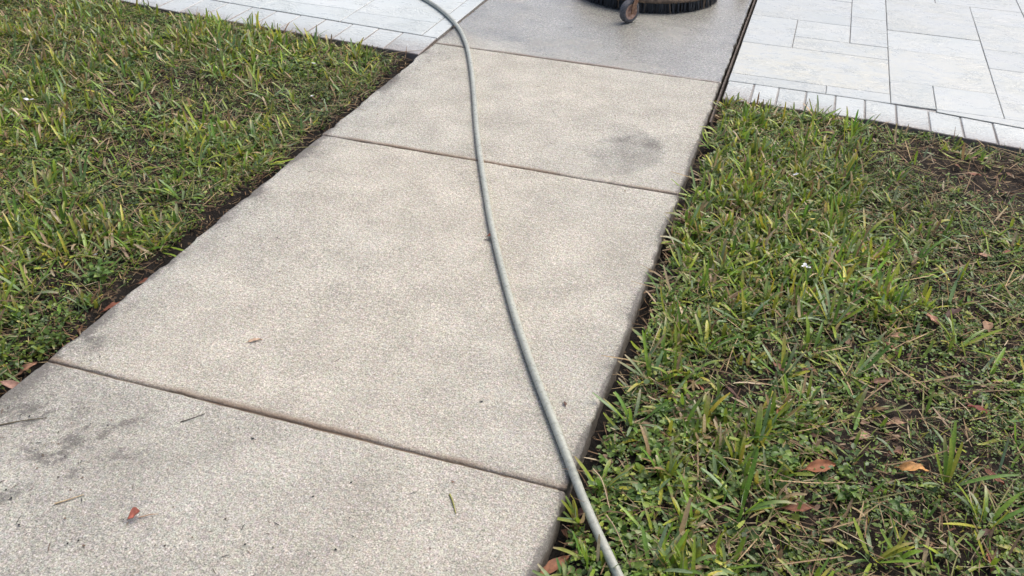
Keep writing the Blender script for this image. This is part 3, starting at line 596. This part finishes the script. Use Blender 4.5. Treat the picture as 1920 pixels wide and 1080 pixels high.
# ------------------------------------------------------------------ fallen leaves, one by one
def fallen(x, y, L, Wd, rz, col, label, group=None, z=None, tilt=None, seed=0, shape=LANCE, curl=.7, name='fallen_leaf', cat='leaf', c1=None, bend=.45, cup=.22):
    r = np.random.default_rng(500 + seed); me = leaf_mesh(name, L, Wd, shape, 9, cup * r.uniform(.5, 1.4), bend * r.uniform(-.3, 1), col, c1, 500 + seed, curl, .12 * L)
    if z is None: z = float(lawn_z(np.array([x]), np.array([y]))[0]) + .020
    o = link(name, me, M_DEAD); o.location = (x - .5 * L * math.cos(rz), y - .5 * L * math.sin(rz), z); tl = tilt or (r.normal(0, .25), r.normal(0, .18)); o.rotation_euler = (tl[0], tl[1], rz)
    return tag(o, label, cat, group)
RED, BRN, TANL, ORG, DRK = (.20, .075, .045), (.19, .10, .06), (.36, .22, .13), (.42, .20, .06), (.085, .045, .032)
for i, (x, y, L, Wd, rz, c, lab) in enumerate([
    (-2.46, 3.40, .10, .026, .3, ORG, 'long orange-brown leaf in the far left corner of the lawn'), (-2.33, 3.47, .11, .028, .25, (.50, .30, .10), 'tan-orange leaf beside the orange-brown one in the far left corner'),
    (-.640, 1.59, .062, .022, .95, RED, 'dark red leaf propped against the left edge of the walk'), (-.652, 1.485, .050, .013, 2.2, BRN, 'narrow curled brown leaf on the black soil left of the walk'), (-.632, 1.415, .042, .016, .9, (.24, .11, .065), 'small reddish leaf tucked against the walk edge above the near joint'),
    (-.658, 1.305, .055, .018, 1.1, (.26, .14, .085), 'brown leaf on the soil at the left picture edge'), (-.640, 1.725, .045, .013, .8, RED, 'reddish leaf on the soil strip beside the walk, farthest along its left edge'), (-.625, 1.235, .055, .02, .4, (.33, .19, .14), 'pinkish brown leaf on the walk corner at the left picture edge'),
    (1.165, 2.185, .060, .022, 1.9, (.24, .10, .05), 'upright reddish leaf of a pair in the middle of the right lawn'), (1.125, 2.165, .065, .018, .2, BRN, 'flat brown leaf of a pair in the middle of the right lawn'),
    (1.317, 2.225, .072, .024, -1.05, (.38, .21, .14), 'long pinkish tan leaf standing in the right lawn'), (1.245, 2.12, .05, .018, .3, TANL, 'small tan leaf below the long pinkish tan one'), (1.232, 2.075, .05, .016, -.4, RED, 'small red-brown leaf below the small tan leaf'),
    (.966, 1.879, .055, .016, -.9, BRN, 'brown leaf between tufts right of the walk'), (1.035, 1.893, .048, .018, .2, (.26, .13, .07), 'short reddish brown leaf beside the brown one between tufts'), (1.375, 2.25, .06, .026, .8, DRK, 'dark wet leaf beside the long pinkish tan leaf'), (1.488, 2.634, .065, .018, .3, (.34, .20, .13), 'slim tan leaf at the right picture edge, upper lawn'),
    (1.072, 1.553, .068, .030, .5, (.30, .12, .055), 'broad red-brown leaf with a straw across it in the near right lawn'), (1.254, 1.617, .060, .028, .15, (.52, .27, .09), 'bright orange-tan leaf in the near right lawn'), (1.035, 1.425, .066, .024, .25, (.22, .095, .055), 'dark reddish brown leaf near the bottom of the right lawn'),
    (.627, 1.140, .075, .024, .95, (.26, .115, .06), 'rusty leaf against the walk edge at the bottom of the picture'), (.662, 1.238, .05, .026, -.7, (.22, .085, .05), 'lower brown leaf of the small pile left of the hose'), (.652, 1.262, .048, .026, .2, (.25, .10, .06), 'middle brown leaf of the small pile left of the hose'), (.648, 1.288, .045, .022, .9, (.18, .08, .05), 'upper brown leaf of the small pile left of the hose'),
    (.624, 2.409, .035, .015, 1.2, (.22, .10, .06), 'little brown leaf stuck in the gap at the right walk edge')]):
    fallen(x, y, L, Wd, rz, c, lab, seed=i, z=(-.035 if -.67 < x < -.62 and y > 1.25 else .006 if -.63 < x < -.6 else -.02 if .6 < x < .67 else None))
PNK = (.36, .20, .15)
for i, (x, y, c, lab) in enumerate([
    (1.222, 2.558, TANL, 'tan leaf right of the white petal in the upper right lawn, upper of two'), (1.223, 2.481, BRN, 'brown leaf right of the white petal in the upper right lawn, lower of two'), (1.305, 2.75, PNK, 'small pinkish leaf alone among low weeds of the upper right lawn'), (1.56, 2.664, RED, 'red-brown leaf by the right picture edge next to the slim tan leaf'),
    (1.406, 2.216, DRK, 'dark curled leaf under the spiky tuft at the right edge'), (1.465, 2.247, TANL, 'tan leaf standing in the spiky tuft at the right edge'), (1.486, 2.116, RED, 'reddish leaf right of the spiky tuft close to the picture edge'), (1.208, 1.92, BRN, 'brown leaf on the low weeds above the bare brown patch'),
    (.794, 1.749, RED, 'reddish leaf among weeds a hand from the walk edge above the leafy weeds'), (.883, 1.737, DRK, 'dark brown leaf right of the reddish one above the leafy weeds'), (.834, 1.509, BRN, 'brown leaf under the leafy weeds right of the hose'), (1.234, 1.771, TANL, 'tan leaf on the bare brown patch of the right lawn'),
    (1.164, 1.71, PNK, 'pale pinkish leaf on the bare brown patch of the right lawn'), (1.235, 1.675, BRN, 'brown leaf between the bare patch and the orange-tan leaf'), (1.425, 1.658, RED, 'red-brown leaf right of the upright blue-green tuft'), (1.391, 1.49, DRK, 'dark leaf beneath the splayed flat tuft near the bottom right corner'), (1.389, 1.421, RED, 'reddish leaf in the bottom right corner of the lawn'),
    (.902, 1.272, BRN, 'brown leaf at the bottom edge below the big pale-tipped tuft'), (.846, 1.37, RED, 'red-brown leaf left of the big pale-tipped tuft'), (1.31, 1.916, DRK, 'dark brown leaf above and right of the bare brown patch'), (1.411, 1.869, (.24, .07, .05), 'small shiny red leaf in the weeds near the right edge of the lower lawn'), (.988, 1.705, (.30, .14, .06), 'small rusty leaf below the tufts in the centre of the right lawn'),
    (1.517, 3.334, PNK, 'pinkish leaf on the dark bare corner, nearest the right driveway border'), (1.60, 3.10, BRN, 'brown leaf on the dark bare corner by the right picture edge'), (1.50, 3.20, RED, 'red-brown leaf at the left side of the dark bare corner'), (1.022, 3.362, BRN, 'small brown leaf in the grass just below the right driveway border')]):
    r = np.random.default_rng(i + 900); L = r.uniform(.038, .060)
    fallen(x, y, L, L * r.uniform(.3, .48), r.uniform(0, 6.28), np.array(c) * r.uniform(.85, 1.15), lab, seed=100 + i, z=float(lawn_z(np.array([x]), np.array([y]))[0]) + r.uniform(.010, .02))
# on the concrete
fallen(-.130, .985, .024, .022, .9, (.30, .10, .07), 'small red-brown leaf with a stem on the near slab', seed=70, z=.006, shape=OBOV, bend=1.2, cup=.4, tilt=(.1, -.15))
fallen(-.211, 1.547, .034, .011, .75, (.50, .36, .25), 'pale tan seed-like leaf on the second slab', seed=71, z=.004, tilt=(0, 0))
fallen(.150, 2.200, .024, .016, .4, (.22, .09, .06), 'small dark red leaf touching the hose on the second slab', seed=72, z=.008)
fallen(.539, 1.574, .018, .008, 2.0, DRK, 'tiny dark leaf right of the hose on the second slab', seed=73, z=.004)
def sprig(name, pts, r0, col, label, cat):
    P = catmull(np.array(pts, float), 5); V, F = tube(P, np.linspace(r0, r0 * .45, len(P)), 6); V[:, 2] = np.maximum(V[:, 2], .0006)
    tag(link(name, mesh_np(name, V, F, np.tile(np.array(col), (len(V), 1))), M_STRAW), label, cat)
sprig('grass_clipping', [(.398, 1.238, .002), (.410, 1.222, .003), (.426, 1.196, .002)], .0022, (.30, .30, .10), 'single yellow-green grass clipping on the near slab', 'clipping')
sprig('straw', [(-.290, .968, .002), (-.272, .985, .003), (-.255, 1.006, .002)], .0018, (.48, .38, .24), 'short pale straw at the left of the near slab', 'straw')
sprig('twig', [(-.545, 1.112, .002), (-.51, 1.138, .003), (-.47, 1.163, .0025)], .0016, (.14, .12, .08), 'thin dark twig near the left corner of the near slab', 'twig')
sprig('leaf_stalk', [(-.122, .990, .003), (-.105, 1.003, .004), (-.094, 1.010, .002)], .0011, (.40, .26, .16), 'fine stalk beside the red-brown leaf on the near slab', 'stalk')
sprig('twig', [(-.205, 1.245, .002), (-.19, 1.26, .003), (-.172, 1.285, .002)], .0014, (.10, .09, .07), 'short curved dark twig upper left on the near slab', 'twig')
sprig('straw', [(.648, 1.372, .028), (.672, 1.345, .030), (.700, 1.296, .012)], .0018, (.50, .40, .25), 'pale straw lying across the hose where it meets the grass', 'straw')
sprig('straw', [(.700, 1.262, .027), (.722, 1.236, .028), (.755, 1.195, .012)], .0017, (.40, .30, .18), 'brownish straw across the hose nearest the bottom', 'straw')
def grit():
    x = np.concatenate([rng.normal(-.37, .09, 60), rng.uniform(-.58, .5, 60), rng.normal(-.05, .16, 40), rng.uniform(-.6, -.5, 50), rng.uniform(-.55, .6, 70)])
    y = np.concatenate([rng.normal(1.04, .13, 60), rng.uniform(.8, 1.30, 60), rng.normal(.97, .07, 40), rng.uniform(.9, 3.5, 50), rng.uniform(1.35, 3.6, 70)])
    N = len(x); L = np.clip(rng.gamma(2.2, .0030, N), .002, .022); thin = rng.random(N) < .45
    c = np.array([(.05, .045, .04), (.10, .08, .06), (.18, .12, .08), (.035, .035, .035)])[rng.integers(0, 4, N)] * rng.uniform(.7, 1.2, (N, 1))
    Wd = np.where(thin, .0016, L * rng.uniform(.4, .7, N)); L = np.where(thin, L * 1.8, np.minimum(L, .0052))
    V, F, C = leaflets(x, y, np.full(N, .0018), rng.uniform(0, 6.28, N), rng.normal(.05, .08, N), L, Wd, c, rng.normal(0, .2, N)); V[:, 2] = np.maximum(V[:, 2], .0014)
    o = link('grit', mesh_np('grit', V, F, C), M_DEAD); tag(o, 'dark grit and plant crumbs scattered over the concrete walk', 'grit', kind='stuff')
grit()
def flower(x, y, r0, label, npet=5, seed=0):
    r = np.random.default_rng(seed); vs, fs, cs = [], [], []; off = 0; z = float(lawn_z(np.array([x]), np.array([y]))[0]) + .035
    for k in range(npet):
        a = 6.283 * k / npet + r.normal(0, .12); V, F, C = leaflets(np.array([0.]), np.array([0.]), np.array([0.]), np.array([a]), np.array([r.normal(.25, .15)]), np.array([r0 * r.uniform(.85, 1.1)]), np.array([r0 * .62]), np.array([(.86, .87, .90)]), np.array([r.normal(0, .2)])); vs.append(V); fs.append(F + off); cs.append(C); off += len(V)
    V, F = tube(np.array([(0, 0, -.03), (.002, .001, -.012), (0, 0, .0015)]), .0009, 5); vs.append(V); fs.append(F + off); cs.append(np.tile((.12, .17, .05), (len(V), 1)))
    o = link('white_flower', mesh_np('white_flower', np.vstack(vs), np.vstack(fs), np.vstack(cs)), M_PETAL); o.location = (x, y, z); o.rotation_euler = (r.normal(.3, .2), r.normal(0, .2), r.uniform(0, 6)); tag(o, label, 'flower')
for i, a in enumerate([(.945, 2.925, .011, 'white star flower in the far part of the right lawn'), (1.005, 2.33, .016, 'white curled petal flower in the middle of the right lawn', 3), (-1.674, 2.52, .020, 'long white petal near the left picture edge', 2), (-1.36, 3.23, .010, 'tiny white flower in the dark weeds left of the walk'), (-.945, 3.25, .011, 'white flower near the left driveway border', 4), (-.79, 2.945, .010, 'small white flower nearest the walk in the left lawn', 4), (-.79, 1.735, .008, 'tiny white flower above the bushy weed left of the walk', 4)]): flower(*a, seed=i)

# ------------------------------------------------------------------ rotary surface cleaner (only its near rim is in view)
def lathe(prof, ns=72):
    a = np.linspace(0, 2 * np.pi, ns, endpoint=False); prof = np.array(prof, float)
    V = np.stack([np.outer(prof[:, 0], np.cos(a)), np.outer(prof[:, 0], np.sin(a)), np.repeat(prof[:, 1][:, None], ns, 1)], -1).reshape(-1, 3)
    i = np.arange(len(V)).reshape(-1, ns); j = np.roll(i, -1, 1); return V, np.stack([i[:-1], j[:-1], j[1:], i[1:]], -1).reshape(-1, 4)
def boxv(c, h, Rm=None):
    V = np.array([(sx, sy, sz) for sx in (-1, 1) for sy in (-1, 1) for sz in (-1, 1)], float) * np.array(h); V = V if Rm is None else V @ np.array(Rm).T
    return V + np.array(c), np.array([(0, 1, 3, 2), (4, 6, 7, 5), (0, 4, 5, 1), (2, 3, 7, 6), (0, 2, 6, 4), (1, 5, 7, 3)])
def cleaner():
    root = empty('surface_cleaner', (.087, 4.846, 0)); tag(root, 'round surface cleaner with black bristle skirt and rusty caster on the wet slab', 'surface cleaner')
    m_mud = mat_simple('muddy_rim', (.075, .055, .040), .9, col2=(.20, .145, .095), scale=45, bump=.8, bscale=130, bdist=.006)
    m_deck = mat_simple('deck_paint', (.10, .085, .07), .5, col2=(.17, .13, .10), scale=9, bump=.15)
    g = G('bristle'); at = g.attr('col'); m_br = g.done(at.outputs['Color'], .55, None, .4)
    m_rust = mat_simple('rusty_steel', (.16, .075, .035), .75, col2=(.26, .16, .10), scale=70, bump=.4, bscale=220)
    m_tyre = mat_simple('caster_tyre', (.055, .055, .058), .7, col2=(.12, .12, .125), scale=120, bump=.4, bscale=260)
    m_rim = mat_simple('caster_rim', (.30, .16, .10), .6, col2=(.52, .36, .27), scale=60, bump=.2)
    m_steel = mat_simple('handle_steel', (.35, .35, .35), .35, metal=.8)
    RB = .352
    V, F = lathe([(RB - .035, .042), (RB - .002, .046), (RB + .006, .050), (RB + .008, .058), (RB + .004, .068), (RB - .012, .074)], 120)
    n_ = N1.fbm(np.arctan2(V[:, 1], V[:, 0]) * 14 + 50, V[:, 2] * 90, 3); V[:, :2] *= (1 + .022 * (n_ - .5))[:, None]; V[:, 2] += .008 * (n_ - .5)
    link('brush_ring', mesh_np('brush_ring', V, F), m_mud, root)
    V, F = lathe([(RB - .006, .070), (RB - .004, .105), (RB - .014, .116), (.30, .122), (.14, .150), (.09, .165), (.07, .20), (.03, .215), (.0005, .216)], 96); link('housing', mesh_np('housing', V, F), m_deck, root)
    vs, fs, cs, off = [], [], [], 0; r = np.random.default_rng(3)
    for k in range(620):
        a = 6.28318 * (k + r.uniform(-.3, .3)) / 620; rr_ = RB + r.uniform(-.006, .004); lean = r.normal(0, .10); out = r.normal(.05, .06); hw = r.uniform(.0012, .0024)
        ca, sa = math.cos(a), math.sin(a); rd = np.array((ca, sa, 0)); tg = np.array((-sa, ca, 0)); top = rd * rr_ + np.array((0, 0, .056)); bot = rd * (rr_ + out * .052) + tg * lean * .052 + np.array((0, 0, r.uniform(.0015, .006)))
        q = [top - tg * hw - rd * .002, top + tg * hw - rd * .002, top + tg * hw + rd * .002, top - tg * hw + rd * .002]; p = [bot - tg * hw * .8 - rd * .0015, bot + tg * hw * .8 - rd * .0015, bot + tg * hw * .8 + rd * .0015, bot - tg * hw * .8 + rd * .0015]
        vs += q + p; fs += [(off + i, off + (i + 1) % 4, off + 4 + (i + 1) % 4, off + 4 + i) for i in range(4)] + [(off + 4, off + 5, off + 6, off + 7)]; off += 8
        c = np.array((.022, .026, .030)) * r.uniform(.5, 1.9); c = c if r.random() > .06 else np.array((.12, .09, .06)); cs += [c * 1.1] * 4 + [c] * 4
    o = link('bristles', mesh_np('bristles', np.array(vs), np.array(fs), np.array(cs), smooth=False), m_br, root); o['kind'] = 'stuff'
    # inner flap that blocks the view through the bristles
    V, F = lathe([(RB - .012, .006), (RB - .012, .055)], 72); link('skirt', mesh_np('skirt', V, F), mat_simple('skirt_rubber', (.015, .015, .016), .8), root)
    # straw caught on the ring
    x = []; vs, fs, cs, off = [], [], [], 0
    for k in range(110):
        a = r.uniform(0, 6.28); p = np.array((math.cos(a) * (RB + .010), math.sin(a) * (RB + .010), r.uniform(.044, .072))); d = r.normal(0, 1, 3); d /= np.linalg.norm(d); d[2] *= .5; Ls = r.uniform(.012, .035)
        V, F = tube(np.array([p, p + d * Ls * .5 + np.array((0, 0, .003)), p + d * Ls]), .0009, 4); vs.append(V); fs.append(F + off); off += len(V); cs.append(np.tile(np.array((.30, .21, .12)) * r.uniform(.5, 1.2), (len(V), 1)))
    o = link('caught_straw', mesh_np('caught_straw', np.vstack(vs), np.vstack(fs), np.vstack(cs)), M_STRAW, root); o['kind'] = 'stuff'
    # casters
    def caster(px, py, yaw, swing):
        rw, ww = .052, .017; ax = np.array((math.cos(yaw), math.sin(yaw), 0)); fw = np.array((-math.sin(yaw), math.cos(yaw), 0)); c = np.array((px, py, rw + .001))
        def ring(prof):
            V, F = lathe(prof, 40); return V[:, 2:3] * ax + V[:, 0:1] * fw + V[:, 1:2] * np.array((0, 0, 1.)) + c, F
        V, F = ring([(.036, -ww * .85), (.046, -ww), (.051, -ww * .7), (rw, -ww * .3), (rw, ww * .3), (.051, ww * .7), (.046, ww), (.036, ww * .85)]); wh = link('caster_wheel', mesh_np('caster_wheel', V, F), m_tyre, root)
        V, F = ring([(.0365, -ww * .8), (.033, -ww * .9), (.030, -ww * .55), (.014, -ww * .5), (.012, -ww * 1.05), (.004, -ww * 1.05), (.004, ww * 1.05), (.012, ww * 1.05), (.014, ww * .5), (.030, ww * .55), (.033, ww * .9), (.0365, ww * .8)]); link('rim', mesh_np('rim', V, F), m_rim, wh)
        vs, fs, off = [], [], 0; top = c + fw * swing + np.array((0, 0, .085))
        for s in (-1, 1):
            P = np.array([c + ax * s * (ww + .005) - np.array((0, 0, .010)), c + ax * s * (ww + .006) + fw * swing * .12 + np.array((0, 0, .02)), top + ax * s * (ww + .006)]); wd = (.008, .012, .017); ring_ = []
            for q, w_ in zip(P, wd): ring_ += [q - fw * w_ - ax * .0016, q + fw * w_ - ax * .0016, q + fw * w_ + ax * .0016, q - fw * w_ + ax * .0016]
            vs.append(np.array(ring_)); fs += [(off + 4 * k + i, off + 4 * k + (i + 1) % 4, off + 4 * k + 4 + (i + 1) % 4, off + 4 * k + 4 + i) for k in range(2) for i in range(4)] + [(off + 3, off + 2, off + 1, off), (off + 8, off + 9, off + 10, off + 11)]; off += 12
        V, F = boxv(top + np.array((0, 0, .002)), (ww + .0085, .019, .003), np.stack([ax, fw, (0, 0, 1)], 1)); vs.append(V); fs += [tuple(f + off) for f in F]; off += 8
        link('caster_fork', mesh_np('caster_fork', np.vstack(vs), np.array(fs), smooth=False), m_rust, root)
        V, F = tube(np.array([top + (0, 0, .003), top + (0, 0, .03)]), .010, 12); link('caster_stem', mesh_np('caster_stem', V, F), m_rust, root)
        d = np.array((-px, -py, 0.)); d /= np.linalg.norm(d); P = np.array([top + (0, 0, .022), top + d * .10 + (0, 0, .022), top + d * .17 + (0, 0, .020)])
        V, F = tube(P, .012, 10); link('caster_arm', mesh_np('caster_arm', V, F), m_rust, root)
    caster(.018, -.520, rad(-34), .030); caster(-.44, .30, rad(20), .03); caster(.46, .30, rad(-20), .03)
    for s in (-1, 1):
        V, F = tube(catmull(np.array([(s * .12, .05, .155), (s * .14, .22, .30), (s * .16, .75, .85), (s * .24, .95, .98), (s * .26, 1.10, 1.0)]), 6), .013, 12); link('handle_tube', mesh_np('handle_tube', V, F), m_steel, root)
        V, F = tube(np.array([(s * .26, 1.10, 1.0), (s * .265, 1.17, 1.0), (s * .27, 1.23, 1.0)]), .018, 12); link('grip', mesh_np('grip', V, F), m_tyre, root)
    V, F = tube(np.array([(-.15, .48, .57), (0, .48, .57), (.15, .48, .57)]), .010, 10); link('crossbar', mesh_np('crossbar', V, F), m_steel, root)
cleaner()
